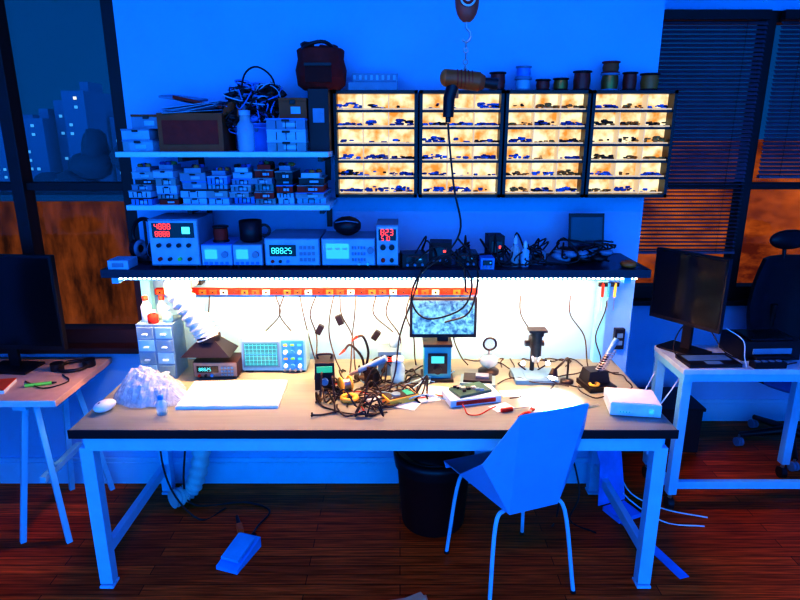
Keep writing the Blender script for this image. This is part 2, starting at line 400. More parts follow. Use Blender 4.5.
for i in range(6): b.box((R(-.02,.02),R(-.02,.02),.165+i*.006),(.25,.19,.003),lgreyM,rot=(R(-.05,.05),-.12+R(-.08,.08),R(-.3,.3)))
b.box((.02,-.03,.205),(.2,.14,.012),redM,rot=(0,.2,.3)); b.box((-.05,0,.225),(.17,.12,.01),greyM,rot=(.1,.12,-.2))
b.done((-.905,2.79,U),bev=.001)
b=B('cable_basket'); b.lathe([(.08,0),(.10,.12),(.105,.12),(.095,.11),(.07,.01)],(0,0,0),blueM)
for i in range(60): b.ell((R(-.11,.11),R(-.08,.07),R(.10,.27)),(R(.015,.04),R(.02,.04),R(.010,.028)),random.choice([blackM,blackM,darkM,blueM,brownM,greyM]),seg=8,ri=6,nz=.25,rot=(R(-1,1),R(-1,1),R(-1,1)),sm=False)
for i in range(34):
    p=[(R(-.12,.13),R(-.11,.07),R(.08,.29)) for _ in range(5)]; b.tube(p,.0035,random.choice([blackM,blackM,lgreyM,blueM]),seg=5)
b.tube([(-.05,-.05,.22),(-.02,-.07,.32),(.04,-.08,.35),(.10,-.06,.30),(.09,-.03,.2)],.004,blackM); b.tube([(0,-.05,.22),(.05,-.07,.28),(.12,-.05,.25),(.12,-.04,.12)],.003,lgreyM)
for i in range(10): b.box((R(-.10,.08),R(-.09,.02),R(.14,.28)),(R(.05,.11),.02,R(.02,.05)),random.choice([blackM,greyM,brownM,darkM]),rot=(R(-.5,.5),R(-.8,.8),R(-.6,.6)))
b.done((-.65,2.82,U))
b=B('glass_jar'); b.lathe([(.03,0),(.036,.01),(.036,.11),(.022,.13),(.022,.15)],(0,0,0),clearM); b.lathe([(.024,.15),(.024,.17),(.01,.172)],(0,0,0),lgreyM); b.done((-.66,2.665,U))
z=U
for i in range(3): z=pbox('storage_bin',-.485,2.77,z,.165,.24,.046,[clearM,lgreyM,greyM][i],[lgreyM,lgreyM,blueM][i],div=3)
pbox('cardboard_box',-.462,2.79,z,.12,.16,.085,brownM)
L=1.57; x=-1.17
cols=[lgreyM,greyM,blueM,clearM,lgreyM,clearM,redM,blackM,clearM]
while x<-.36:
    w=R(.075,.15); 
    if x+w>-.40: w=-.325-x
    z=L
    for k in range(6):
        h=R(.022,.036)
        if z+h>L+R(.135,.165): break
        z=pbox('parts_box',x+w/2+R(-.003,.003),2.76+R(-.02,.02),z,w*R(.84,.95),R(.18,.27),h,random.choice(cols),random.choice(cols),rz=R(-.03,.03),div=random.choice([0,2,4]))
    if z<L+.15:
        q=B('component_tray'); q.box((0,0,.01),(w*.6,.1,.02),random.choice([redM,greyM,lgreyM]))
        for k in range(6): q.ell((R(-.03,.03),R(-.03,.03),.025),(.014,.012,.01),random.choice(lump),seg=8,ri=5)
        q.done((x+w/2,2.72,z))
    x+=w+.003

# ---------------------------------------------------------------- instruments on shelf
def instrument(name,x,w,h,d,m,style,y=2.58,z=SZ,face=None):
    b=B(name)
    b.box((0,d/2,h/2+.006),(w,d,h-.012),m); b.box((0,-.002,h/2+.006),(w*.96,.006,(h-.012)*.93),face or lgreyM)
    for sx in(-1,1):
        for yy in(.02,d-.02): b.cyl((sx*w*.38,yy,0),(sx*w*.38,yy,.008),.008,blackM,seg=10)
    f=-.006
    if style=='psu':
        b.box((0,f,h*.78),(w*.84,.003,h*.30),blackg)
        digits(b,'4888',-w*.33,f-.003,h*.86,h*.11,redE); digits(b,'8888',-w*.33,f-.003,h*.71,h*.10,redE)
        b.box((w*.26,f-.002,h*.78),(w*.16,.002,h*.14),tealE)
        for i in range(4): b.cyl((-w*.3+i*w*.2,f,h*.48),(-w*.3+i*w*.2,f-.014,h*.48),.009,blackM,seg=14)
        for i in range(4): b.cyl((-w*.3+i*w*.2,f,h*.2),(-w*.3+i*w*.2,f-.016,h*.2),.008,[redM,blackM,greenM,blackM][i],seg=12)
    if style=='dmm':
        b.box((-w*.17,f,h*.6),(w*.48,.003,h*.38),blackg); digits(b,'88825',-w*.34,f-.003,h*.6,h*.18,tealE)
        for i in range(4):
            for j in range(3): b.box((w*.16+i*w*.075,f-.003,h*.3+j*h*.2),(w*.05,.006,h*.11),greyM)
        for j in range(3): b.cyl((-w*.36+j*w*.14,f,h*.24),(-w*.36+j*w*.14,f-.008,h*.24),.007,[redM,blackM,blueM][j],seg=12)
    if style=='gen':
        b.box((-w*.2,f,h*.58),(w*.42,.003,h*.5),blueE)
        for i in range(3): b.box((-w*.34+i*w*.14,f-.002,h*.66),(w*.09,.002,h*.06),whiteM)
        for i in range(5):
            for j in range(3): b.box((w*.08+i*w*.055,f-.003,h*.3+j*h*.2),(w*.035,.006,h*.1),[greyM,blueM][(i+j)%2])
        b.cyl((w*.41,f,h*.62),(w*.41,f-.02,h*.62),.014,greyM,seg=18)
        for j in range(2): b.cyl((w*.2+j*w*.16,f,h*.17),(w*.2+j*w*.16,f-.014,h*.17),.007,metalM,seg=12)
    if style=='tall':
        b.box((0,f,h*.78),(w*.8,.003,h*.26),blackg); digits(b,'823',-w*.22,f-.003,h*.84,h*.13,redE); digits(b,'510',-w*.22,f-.003,h*.70,h*.09,redE)
        for i in range(2): b.cyl((-w*.2+i*w*.4,f,h*.5),(-w*.2+i*w*.4,f-.016,h*.5),.012,blackM,seg=14)
        for i in range(2): b.cyl((-w*.2+i*w*.4,f,h*.2),(-w*.2+i*w*.4,f-.016,h*.2),.009,[redM,blackM][i],seg=12)
    if style=='small':
        b.box((-w*.18,f,h*.6),(w*.4,.003,h*.4),blueE)
        b.cyl((w*.28,f,h*.6),(w*.28,f-.016,h*.6),.014,greyM,seg=16)
        for i in range(5): b.box((-w*.36+i*w*.17,f-.002,h*.22),(w*.1,.005,h*.12),blueM)
    b.done((x,y,z),bev=.0015)
instrument('bench_power_supply',-.98,.215,.215,.22,greyM,'psu')
instrument('function_generator',-.80,.135,.105,.2,blueM,'small')
instrument('function_generator',-.665,.13,.105,.2,greyM,'small')
instrument('bench_multimeter',-.47,.24,.132,.26,greyM,'dmm')
instrument('signal_generator',-.225,.235,.132,.2,greyM,'gen')
instrument('bench_power_supply',-.055,.095,.19,.2,greyM,'tall')
b=B('coffee_mug'); b.lathe([(.036,0),(.048,.01),(.05,.095),(.046,.095),(.043,.012)],(0,0,0),blackM); b.torus((.06,0,.05),.024,.006,blackM,'Y'); b.done((-.665,2.66,SZ+.105))
spool(-.80,2.66,SZ+.105,.036,.07,redM)
b=B('zip_pouch'); b.ell((0,0,.042),(.062,.05,.042),blackM,nz=.06); b.tube([(-.05,-.03,.06),(0,-.055,.07),(.05,-.03,.06)],.003,greyM); b.done((-.235,2.67,SZ+.132))
b=B('headphones'); pts=[(0,-.055+0,.07)]+[(0,-.075*math.cos(a),.11+.085*math.sin(a)) for a in [i*math.pi/10 for i in range(11)]]+[(0,.055,.07)]
b.tube(pts,.009,blackM,seg=8,res=3)
for s_ in(-1,1): b.cyl((0,s_*.04,.055),(0,s_*.068,.055),.042,blackM,seg=20); b.torus((0,s_*.04,.055),.03,.012,greyM,'Y')
b.box((0,0,.005),(.1,.1,.01),blackM); b.cyl((0,0,.01),(0,0,.185),.006,blackM)
b.done((-1.17,2.74,SZ),1.2)
B('adapter_box').box((0,0,.02),(.09,.1,.04),lgreyM).box((0,-.052,.02),(.05,.004,.018),greyM).done((-1.225,2.60,SZ),bev=.004)
def charger(x,y,w,h,m,rz=0,z=SZ):
    b=B('charger_module'); b.box((0,0,h/2),(w,.1,h),m); b.box((0,-.051,h*.6),(w*.7,.003,h*.45),blackg); b.box((w*.2,-.054,h*.62),(w*.12,.002,h*.1),redE if random.random()<.3 else blueE)
    for i in range(3): b.cyl((-w*.3+i*w*.3,-.05,h*.22),(-w*.3+i*w*.3,-.062,h*.22),.006,greyM,seg=10)
    b.done((x,y,z),rz,bev=.003)
charger(.06,2.64,.11,.06,blackM,.1); charger(.185,2.70,.10,.10,darkM,-.1); charger(.30,2.66,.09,.06,blackM); charger(.43,2.70,.07,.13,darkM,.05)
charger(.62,2.70,.07,.06,greyM); charger(.38,2.60,.06,.05,blueM)
for x,m,h in[(.51,clearM,.12),(.555,lgreyM,.10)]:
    b=B('squeeze_bottle'); b.lathe([(.018,0),(.02,.006),(.02,h*.7),(.008,h*.8),(.008,h*.88)],(0,0,0),m,seg=16); b.lathe([(.010,h*.86),(.009,h),(.002,h*1.15)],(0,0,0),whiteM,seg=12); b.done((x,2.62,SZ))
b=B('tablet'); b.box((0,0,.105),(.165,.01,.21),blackM,rot=(-.18,0,0)); b.box((0,-.0065,.105),(.148,.002,.18),M('tablet_glass',(.02,.05,.10),.12),rot=(-.18,0,0)); b.box((0,.04,.05),(.03,.005,.11),blackM,rot=(.5,0,0)); b.done((.875,2.80,SZ+.001),bev=.001)
b=B('work_gloves'); 
for i in range(16): b.ell((R(-.10,.13),R(-.04,.05),R(.022,.06)),(R(.025,.05),.03,R(.012,.02)),random.choice([blackM,greyM,darkM]),seg=10,ri=7,nz=.15,rot=(0,R(-.3,.3),R(-1,1)))
for i in range(9): b.tube([(R(-.12,.16),R(-.05,.06),R(.01,.10)) for _ in range(5)],.004,blackM,seg=5)
b.done((.82,2.66,SZ+.002))
b=B('tape_roll'); b.torus((0,0,.0145),.022,.014,orangeM); b.done((1.01,2.60,SZ))
L2=[]
for i in range(24):
    x=R(.0,.7); L2.append([(x,2.72,SZ+.03),(x+R(-.08,.08),2.66,SZ+R(.05,.15)),(x+R(-.1,.1),2.60,SZ+R(.01,.05)),(x+R(-.15,.15),2.62,SZ+.006)])
wires('patch_cables',L2,.0035,blackM)

# ---------------------------------------------------------------- hoist & heat gun
HX=.25; HY=2.45
b=B('chain_hoist'); 
b.cyl((0,0,CH),(0,0,2.44),.004,metalM,seg=8)
b.ell((0,0,2.345),(.045,.03,.075),M('hoist_red',(.7,.10,.06),.4),seg=18); b.cyl((0,-.034,2.35),(0,.034,2.35),.03,redM); b.torus((0,-.036,2.35),.026,.004,creamM,'Y'); b.cyl((0,-.038,2.35),(0,-.03,2.35),.012,metalM); b.box((0,0,2.43),(.03,.02,.05),metalM)
b.tube([(0,0,2.28),(0,0,2.255),(.014,0,2.24),(.018,0,2.222),(.004,0,2.205),(-.014,0,2.212)],.005,metalM,seg=8)
for i in range(5):
    b.torus((0,0,2.196-i*.021),.009,.0028,metalM,'Y' if i%2 else 'X',seg=14)
b.done((HX,HY,0))
b=B('heat_gun'); gunM=M('gun_body',(.55,.10,.02),.4)
b.cyl((-.075,0,.015),(.055,0,.0),.032,gunM,r1=.036); b.ell((-.075,0,.015),(.022,.032,.032),orangeM); b.cyl((.055,0,0),(.075,0,-.002),.034,brownM,r1=.024); b.cyl((.07,0,-.002),(.125,0,-.008),.018,blackM,r1=.022)
b.sweep([(-.045,0,-.01),(-.06,0,-.06),(-.062,0,-.13)],lambda t:.024-.003*t,blackM,12); b.box((-.03,0,-.045),(.012,.014,.03),orangeM); b.cyl((-.062,0,-.13),(-.062,0,-.15),.01,blackM)
b.torus((0,0,.04),.01,.003,metalM,'Y')
for i in range(5): b.torus((-.03+i*.014,0,.01-i*.001),.034,.002,redM,'X',seg=20)
b.done((HX,HY,2.062))
wires('heat_gun_cord',[[(HX-.062,HY,1.91),(.20,2.46,1.80),(.22,2.46,1.65),(.25,2.46,1.50),(.20,2.45,1.40),(.08,2.44,1.30),(.05,2.46,1.18),(.12,2.47,1.10),(.27,2.47,1.15),(.30,2.46,1.28),(.20,2.45,1.38),(.1,2.46,1.33),(.06,2.5,1.2),(.0,2.55,1.0),(-.02,2.5,.85),(-.05,2.45,.762)],
 [(.24,2.47,1.45),(.30,2.46,1.38),(.33,2.47,1.28),(.30,2.5,1.12),(.2,2.55,1.06)],[(.05,2.48,1.34),(.16,2.46,1.42),(.26,2.46,1.35),(.28,2.47,1.22)]],.004,blackM)

# ---------------------------------------------------------------- desk objects
D=TZ
b=B('small_drawer_organizer'); w,d,h=.17,.15,.27
b.box((0,0,h/2),(w,d,h),greyM)
for r in range(4):
    for c in range(2):
        zz=.01+r*(h-.02)/4; b.box((-w/4+c*w/2,-d/2-.003,zz+.031),(w/2-.01,.006,.055),clearM if (r+c)%2 else lgreyM); b.box((-w/4+c*w/2,-d/2-.012,zz+.025),(.025,.014,.008),whiteM)
b.done((-1.14,2.72,D),bev=.002)
for x,y,m,h in[(-1.19,2.70,whiteM,.12),(-1.13,2.74,clearM,.11),(-1.09,2.69,lgreyM,.07),(-1.15,2.67,redM,.06)]:
    b=B('solvent_bottle'); b.lathe([(.022,0),(.024,.006),(.024,h*.6),(.01,h*.78),(.01,h*.85)],(0,0,0),m); b.lathe([(.013,h*.84),(.013,h),(.004,h*1.02)],(0,0,0),redM if h>.1 else whiteM); b.done((x,y,D+.27))
b=B('fume_extractor')
path=crom([(-1.03,2.87,1.20),(-1.06,2.80,1.19),(-1.04,2.72,1.16),(-.98,2.69,1.08),(-.93,2.69,.99),(-.905,2.69,.935)],20)
n=len(path); b.sweep(path,lambda t:.053+.007*math.sin(t*(n-1)*1.0),M('duct_foil',(.52,.70,.76),.35,bump=.3),20)
b.add([(-1.02,2.61,.868),(-.79,2.61,.868),(-.79,2.77,.868),(-1.02,2.77,.868),(-.94,2.655,.94),(-.87,2.655,.94),(-.87,2.725,.94),(-.94,2.725,.94)],[(0,3,2,1),(4,5,6,7),(0,1,5,4),(1,2,6,5),(2,3,7,6),(3,0,4,7)],blackM)
b.cyl((-.905,2.69,.93),(-.905,2.69,.955),.055,blackM)
b.box((-1.03,2.90,1.2),(.1,.06,.1),blackM)
b.tube([(-.90,2.76,.90),(-.88,2.84,.88),(-.88,2.86,.80),(-.88,2.86,.752)],.007,metalM)
b.done()
b=B('exhaust_duct'); path=crom([(-1.06,2.80,.69),(-1.05,2.80,.5),(-1.03,2.79,.3),(-1.07,2.78,.12),(-1.12,2.76,.055),(-1.17,2.70,.055)],16); n=len(path)
b.sweep(path,lambda t:.044+.005*math.sin(t*(n-1)*1.35),MC['duct_foil'],16); b.done()
instrument('frequency_counter',-.87,.21,.085,.13,darkM,'dmm',y=2.64,z=D,face=M('counter_face',(.25,.2,.18),.5))
b=B('oscilloscope'); w,h,d=.31,.175,.12
b.box((0,d/2,h/2+.005),(w,d,h-.01),lgreyM); b.box((-w*.19,-.003,h*.54),(w*.56,.006,h*.76),greyM); b.box((-w*.19,-.007,h*.54),(w*.51,.004,h*.66),M('scope_grid',(.02,.12,.15),.2,em=(.03,.30,.38),es=.5))
for i in range(9): b.box((-w*.19-w*.24+i*w*.06,-.0095,h*.54),(.0010,.001,h*.62),tealE)
for i in range(6): b.box((-w*.19,-.0095,h*.27+i*h*.108),(w*.5,.001,.0010),tealE)
b.box((-w*.19,-.0105,h*.55),(w*.48,.001,.003),blueE)
b.box((w*.30,-.003,h*.52),(w*.34,.006,h*.84),blueM)
for i in range(3):
    for j in range(4):
        if j in(0,2): b.cyl((w*.19+i*w*.11,-.005,h*.22+j*h*.2),(w*.19+i*w*.11,-.02,h*.22+j*h*.2),.010,blueM if i%2 else whiteM,seg=14)
        else: b.box((w*.19+i*w*.11,-.008,h*.22+j*h*.2),(.018,.006,.01),[yellowM,greenM,cyanE][i])
for i in range(4): b.cyl((w*.17+i*w*.085,-.005,h*.1),(w*.17+i*w*.085,-.018,h*.1),.006,metalM,seg=10)
for sx in(-1,1): b.box((sx*w*.4,.03,.004),(.04,.05,.008),blackM)
b.done((-.61,2.72,D),bev=.0015)
b=B('drawing_pad'); b.box((0,0,.006),(.43,.275,.012),whiteM); b.box((0,0,.0135),(.42,.265,.003),creamM,rot=(0,0,.01)); 
for i in range(20): b.torus((-.2+i*.021,.137,.0085),.006,.0012,metalM,'X',seg=10)
for i in range(7): b.box((-.02,-.09+i*.028,.0153),(.34,.001,.0004),greyM)
b.done((-.735,2.455,D),.03)
b=B('plastic_bag')
def film(c,r,nu,nv,amp,m,fr):
    vs=[];fs=[]
    for j in range(nv+1):
        for i in range(nu+1):
            u=-1+2*i/nu; v=-1+2*j/nv
            th=math.atan2(v,u); q=max(abs(u),abs(v)); ed=1+.14*noise.noise(Vector((math.cos(th)*2,math.sin(th)*2,fr)))+.07*noise.noise(Vector((math.cos(th)*6,math.sin(th)*6,fr)))
            x=math.cos(th)*q*r[0]*ed; y=math.sin(th)*q*r[1]*ed
            h=r[2]*(1-q**2.2)
            rid=1-abs(noise.noise(Vector((x*22+fr,y*22,fr))))*2.2
            rid2=1-abs(noise.noise(Vector((x*50,y*50+fr,fr))))*2
            z=max(.002,h+amp*(rid*.6+rid2*.4)*(1-q*.75))
            vs.append((c[0]+x,c[1]+y,z))
    for j in range(nv):
        for i in range(nu):
            a=j*(nu+1)+i
            fs.append((a,a+1,a+nu+2)); fs.append((a,a+nu+2,a+nu+1))
    b.add(vs,fs,m,False)
film((-.0,0),(.165,.125,.10),34,30,.04,frostM,1.3)
film((.07,-.03),(.11,.09,.065),24,22,.035,frostM,5.1)
film((-.04,.02),(.12,.09,.115),26,24,.035,frostM,8.7)
for i in range(11): b.box((R(-.09,.09),R(-.06,.05),R(.03,.065)),(R(.03,.06),.04,.02),random.choice([whiteM,greyM,creamM,whiteM,lgreyM]),rot=(R(-.4,.4),R(-.4,.4),R(-1,1)))
b.done((-1.10,2.44,D))
b=B('computer_mouse'); b.ell((0,0,.024),(.032,.05,.024),whiteM); b.cyl((0,-.035,.036),(0,-.02,.044),.004,blackM); b.done((-1.235,2.30,D),-.5)
b=B('spray_bottle'); b.lathe([(.02,0),(.022,.006),(.022,.05),(.01,.07)],(0,0,0),clearM); b.lathe([(.012,.068),(.012,.085),(.004,.087)],(0,0,0),blueM); b.done((-.985,2.27,D))
b=B('soldering_station'); b.box((0,0,.065),(.09,.12,.13),blackM,taper=.95); b.box((0,-.06,.10),(.07,.006,.03),greenE); b.cyl((0,-.06,.045),(0,-.078,.045),.016,greyM); b.tube([(-.03,0,.13),(-.03,0,.15),(.03,0,.15),(.03,0,.13)],.005,blackM); b.done((-.345,2.57,D),.1,bev=.004)
b=B('solder_reel'); b.cyl((-.02,0,.035),(.02,0,.035),.024,metalM); b.cyl((-.024,0,.035),(-.018,0,.035),.035,yellowM); b.cyl((.018,0,.035),(.024,0,.035),.035,yellowM); b.done((-.245,2.50,D),.5)
b=B('third_hand_tool'); b.lathe([(.05,0),(.05,.012),(.02,.022)],(0,0,0),blackM)
b.tube([(0,0,.02),(-.01,0,.10),(-.06,-.02,.17),(-.09,-.04,.15)],.006,blackM,seg=8); b.tube([(0,0,.02),(.02,.01,.12),(.0,-.02,.21),(-.03,-.05,.22)],.006,blackM,seg=8); b.tube([(0,0,.02),(.05,0,.09),(.09,-.03,.11)],.006,blackM,seg=8)
for p in[(-.09,-.04,.15),(-.03,-.05,.22),(.09,-.03,.11)]: b.cyl(p,(p[0]-.02,p[1]-.03,p[2]-.01),.007,redM,r1=.002,seg=10)
b.done((-.17,2.66,D))
b=B('desoldering_station'); b.box((0,0,.06),(.11,.12,.12),greyM); b.box((0,-.062,.085),(.08,.004,.035),blackg); digits(b,'350',-.02,-.066,.085,.02,redE); b.cyl((-.03,-.06,.03),(-.03,-.075,.03),.01,blackM); b.cyl((.025,-.06,.03),(.025,-.075,.03),.01,blackM); b.lathe([(.02,.12),(.024,.13),(.024,.18),(.008,.19)],(.02,.02,0),clearM); b.done((-.05,2.74,D),bev=.003)
b=B('hot_air_wand'); b.cyl((-.06,0,.07),(.06,.05,.14),.012,greyM,r1=.016); b.cyl((-.06,0,.07),(-.10,-.016,.045),.008,metalM); b.box((.0,.02,.035),(.05,.05,.07),blackM); b.box((0,.02,.08),(.02,.05,.04),blackM); b.done((-.14,2.54,D),-.6)
b=B('glass_jar'); b.lathe([(.028,0),(.034,.008),(.034,.08),(.026,.095),(.026,.11)],(0,0,0),clearM); b.lathe([(.028,.11),(.028,.125),(.01,.127)],(0,0,0),whiteM); b.lathe([(.029,.004),(.029,.045),(.001,.046)],(0,0,0),lgreyM); b.done((-.01,2.60,D))
b=B('video_display_base'); b.box((0,0,.085),(.125,.10,.17),tealM); b.box((0,-.052,.09),(.09,.006,.10),blackM); b.box((0,-.056,.11),(.06,.003,.035),cyanE); b.cyl((0,-.05,.06),(0,-.07,.06),.018,blackM); b.box((0,0,.177),(.135,.11,.014),blackM); b.box((0,0,.008),(.15,.13,.016),blackM)
b.done((.175,2.66,D),bev=.003)
b=B('microscope_monitor'); b.box((0,0,.115),(.31,.022,.19),blackM); b.box((0,-.0125,.118),(.285,.003,.162),microM); b.box((0,.01,.012),(.05,.03,.024),blackM); b.box((0,.02,.12),(.16,.03,.1),blackM); b.done((.20,2.66,D+.184),bev=.003)
pcb=M('pcb_green',(.02,.1,.09),.4)
b=B('project_box'); b.box((0,0,.016),(.23,.13,.032),whiteM); b.box((0,-.066,.016),(.18,.003,.018),redM); b.box((.0,.01,.038),(.16,.10,.012),pcb,rot=(0,0,.2))
for i in range(10): b.box((R(-.06,.06),R(-.03,.04),.048),(R(.01,.025),R(.008,.02),.01),random.choice([blackM,metalM,greyM]))
b.done((.31,2.42,D),.25,bev=.002)
b=B('power_module'); b.box((0,0,.012),(.16,.11,.024),greyM); b.box((0,.0,.03),(.13,.09,.012),blackM); b.box((.02,0,.042),(.06,.04,.014),metalM); b.done((.36,2.58,D),-.15,bev=.002)
b=B('paper_sheets')
for x,y,r_,w in[(.12,2.42,.3,.1),(.17,2.5,-.2,.14),(.43,2.33,.5,.09),(.02,2.36,-.4,.12),(.50,2.47,.1,.10),(-.12,2.44,.2,.1)]: b.box((x,y,D+.0015+abs(r_)*.001),(w,w*.7,.0015),creamM,rot=(0,0,r_))
b.done()
b=B('multimeter'); b.box((0,0,.015),(.075,.14,.03),yellowM); b.box((0,0,.018),(.066,.13,.03),blackM); b.box((0,.038,.0335),(.052,.035,.002),greenE); b.cyl((0,-.02,.03),(0,-.02,.038),.02,greyM); b.done((.0,2.40,D),-1.1,bev=.004)
b=B('tape_roll'); b.torus((0,0,.0125),.03,.012,yellowM); b.done((-.22,2.40,D))
b=B('magnifier_stand'); b.lathe([(.05,0),(.05,.014),(.01,.022)],(0,0,0),blackM); b.cyl((0,0,.02),(0,0,.12),.006,metalM); b.torus((0,-.01,.15),.030,.005,blackM,'Y'); b.cyl((0,-.012,.15),(0,-.008,.15),.028,M('lens_glass',(.3,.5,.55),.05,alpha=.2),seg=28); b.cyl((-.05,0,.07),(.05,0,.07),.004,metalM); b.ell((0,0,.06),(.045,.04,.035),clearM); b.done((.43,2.72,D))
b=B('microscope'); b.box((0,.0,.011),(.20,.16,.022),greyM); b.box((0,-.03,.024),(.10,.08,.004),greyM); b.cyl((0,.05,.02),(0,.05,.21),.011,blackM); b.box((0,.03,.17),(.045,.07,.05),blackM)
b.cyl((0,-.015,.12),(0,-.015,.22),.024,blackM); b.cyl((0,-.015,.09),(0,-.015,.12),.016,metalM,r1=.022); b.cyl((0,-.015,.22),(0,-.015,.24),.032,blackM); b.box((0,-.015,.245),(.085,.06,.012),blackM)
for s_ in(-1,1): b.cyl((s_*.022,.03,.165),(s_*.045,.03,.165),.014,blackM)
for s_ in(-1,1): b.tube([(s_*.03,.05,.022),(s_*.07,.03,.06),(s_*.06,-.01,.085)],.004,blackM); b.ell((s_*.058,-.018,.083),(.010,.010,.010),coolE,seg=12)
b.done((.635,2.65,D),bev=.002)
b=B('gooseneck_lamp'); b.lathe([(.03,0),(.03,.012),(.01,.018)],(0,0,0),blackM); b.tube([(0,0,.01),(.0,.0,.08),(-.02,-.05,.14),(-.07,-.14,.15),(-.11,-.17,.13)],.005,blackM); b.cyl((-.11,-.17,.135),(-.12,-.19,.105),.012,blackM,r1=.022); b.ell((-.119,-.188,.107),(.020,.020,.012),coolE,seg=12); b.done((.78,2.60,D))
l=bpy.data.lights.new('gooseneck_bulb','SPOT'); l.energy=130; l.color=(.85,.95,1); l.spot_size=math.radians(120); l.spot_blend=1; l.shadow_soft_size=.015
o=bpy.data.objects.new('gooseneck_bulb',l); COL.objects.link(o); o.location=(.656,2.405,D+.09); o.rotation_euler=(0,0,0)
b=B('pcb_board'); b.box((0,0,.003),(.10,.08,.004),whiteM); 
for i in range(8): b.box((R(-.04,.04),R(-.03,.03),.008),(R(.008,.02),.01,.006),random.choice([metalM,whiteM,blackM]))
b.done((.64,2.39,D),.2)
b=B('soldering_iron_stand'); b.box((0,0,.012),(.13,.13,.024),blackM); b.box((0,.02,.05),(.11,.09,.06),blackM,taper=.8); b.torus((-.03,-.035,.03),.02,.006,yellowM)
pts=[]
for i in range(60): a=i*.9; t=i/59; pts.append((.022*math.cos(a)+.0+t*.05,.0+.022*math.sin(a)*.9-.02,.09+t*.09))
b.sweep(pts,.0022,metalM,6); b.cyl((-.01,-.02,.085),(.07,-.02,.235),.009,blackM); b.cyl((.03,-.02,.16),(.07,-.02,.235),.012,greyM)
b.done((.90,2.55,D),.2,bev=.003)
b=B('router_box'); b.box((0,0,.03),(.2,.16,.052),whiteM); b.box((0,0,.057),(.19,.15,.006),creamM); b.box((0,-.081,.03),(.18,.003,.03),whiteM)
for i in range(4): b.box((-.06+i*.012,-.0835,.022),(.005,.002,.006),greenE)
b.cyl((.06,-.08,.03),(.06,-.086,.03),.01,blueE)
for sx in(-1,1): b.box((sx*.08,0,.002),(.02,.12,.004),blackM)
b.done((.975,2.32,D),-.15,bev=.004)
b=B('screwdriver'); b.cyl((-.05,0,.009),(0,0,.009),.009,redM); b.cyl((0,0,.009),(.08,0,.009),.003,metalM); b.done((.47,2.30,D),.3)
b=B('pliers'); b.tube([(-.07,.02,.006),(-.03,.015,.006),(0,0,.006),(.04,-.006,.006)],.005,redM); b.tube([(-.07,-.02,.006),(-.03,-.015,.006),(0,0,.006),(.04,.006,.006)],.005,redM); b.cyl((0,0,0),(0,0,.012),.009,metalM); b.done((.54,2.28,D),1.0)
b=B('tweezers'); b.box((0,.003,.004),(.11,.004,.002),metalM,rot=(0,0,.03)); b.box((0,-.003,.004),(.11,.004,.002),metalM,rot=(0,0,-.03)); b.done((.80,2.33,D),.4)
b=B('wall_outlet_box'); b.box((0,0,.05),(.05,.03,.11),blackM); 
for z_ in(.03,.07): b.box((0,-.016,z_),(.03,.003,.025),greyM)
b.done((1.13,2.935,.80),bev=.003)
random.seed(21)
LN=[]
for i in range(42):
    x,y=R(-.30,.05),R(2.27,2.62); p=[(x,y,D+.006)]
    a=R(0,6.28)
    for k in range(int(R(4,8))):
        a+=R(-1.1,1.1); x=max(-.36,min(.12,x+.06*math.cos(a))); y=max(2.24,min(2.72,y+.06*math.sin(a))); p.append((x,y,D+.006+abs(R(0,.03 if i<30 else .11)) if k%2 else D+.006))
    LN.append(p)
wires('cable_tangle',LN,.0038,blackM)
LN=[]
for i in range(5):
    x,y=R(-.25,.35),R(2.3,2.5); p=[(x,y,D+.005)]; a=R(0,6.28)
    for k in range(6): a+=R(-1,1); x+=.05*math.cos(a); y=max(2.25,min(2.65,y+.05*math.sin(a))); p.append((x,y,D+.005+R(0,.02)))
    LN.append(p)
wires('test_leads',LN,.0025,redM)
LN=[]
for i in range(6):
    x,y=R(-.25,.25),R(2.3,2.6); p=[(x,y,D+.005)]; a=R(0,6.28)
    for k in range(6): a+=R(-.9,.9); x+=.055*math.cos(a); y=max(2.25,min(2.7,y+.05*math.sin(a))); p.append((x,y,D+.005+R(0,.03)))
    LN.append(p)
wires('usb_cables',LN,.0025,lgreyM)
LN=[]
for i in range(12):
    x,y=R(.45,1.0),R(2.45,2.8); p=[(x,y,D+.005)]; a=R(0,6.28)
    for k in range(6): a+=R(-.9,.9); x=min(1.05,x+.06*math.cos(a)); y=max(2.4,min(2.85,y+.06*math.sin(a))); p.append((x,y,D+.005+R(0,.02)))
    LN.append(p)
wires('lamp_cables',LN,.003,blackM)
LN=[]
for x0,x1,y1 in[(-.62,-.75,2.86),(-.58,-.5,2.86),(-.5,-.38,2.7),(-.42,-.40,2.62),(-.33,-.28,2.7),(-.30,-.2,2.6),(-.22,-.24,2.65),(-.12,-.05,2.8),(-.05,.0,2.7),(.05,.08,2.8),(.3,.34,2.8),(-.95,-.93,2.8),(.6,.68,2.7),(.85,.9,2.62)]:
    m_=(x0+x1)/2+R(-.07,.07); LN.append([(x0,2.89,1.09),(x0+R(-.03,.03),2.86,1.0),(m_,2.83,.9),((x1+m_)/2,(y1+2.83)/2,.80),(x1,y1,D+.006)])
LN.append([(1.0,2.88,1.2),(1.02,2.85,1.05),(.97,2.82,.9),(1.0,2.8,.78),(.9,2.7,D+.006)])
wires('power_cords',LN,.0032,blackM)
b=B('plug_adapters')
for x,z,r_ in[(-.40,.93,.5),(-.30,.98,-.4),(-.12,.90,.6)]: b.box((x,2.84,z),(.03,.03,.05),blackM,rot=(0,r_,0))
b.done(bev=.004)
b=B('magnetic_tool_holder'); b.box((1.02,2.845,1.16),(.10,.012,.02),blackM)
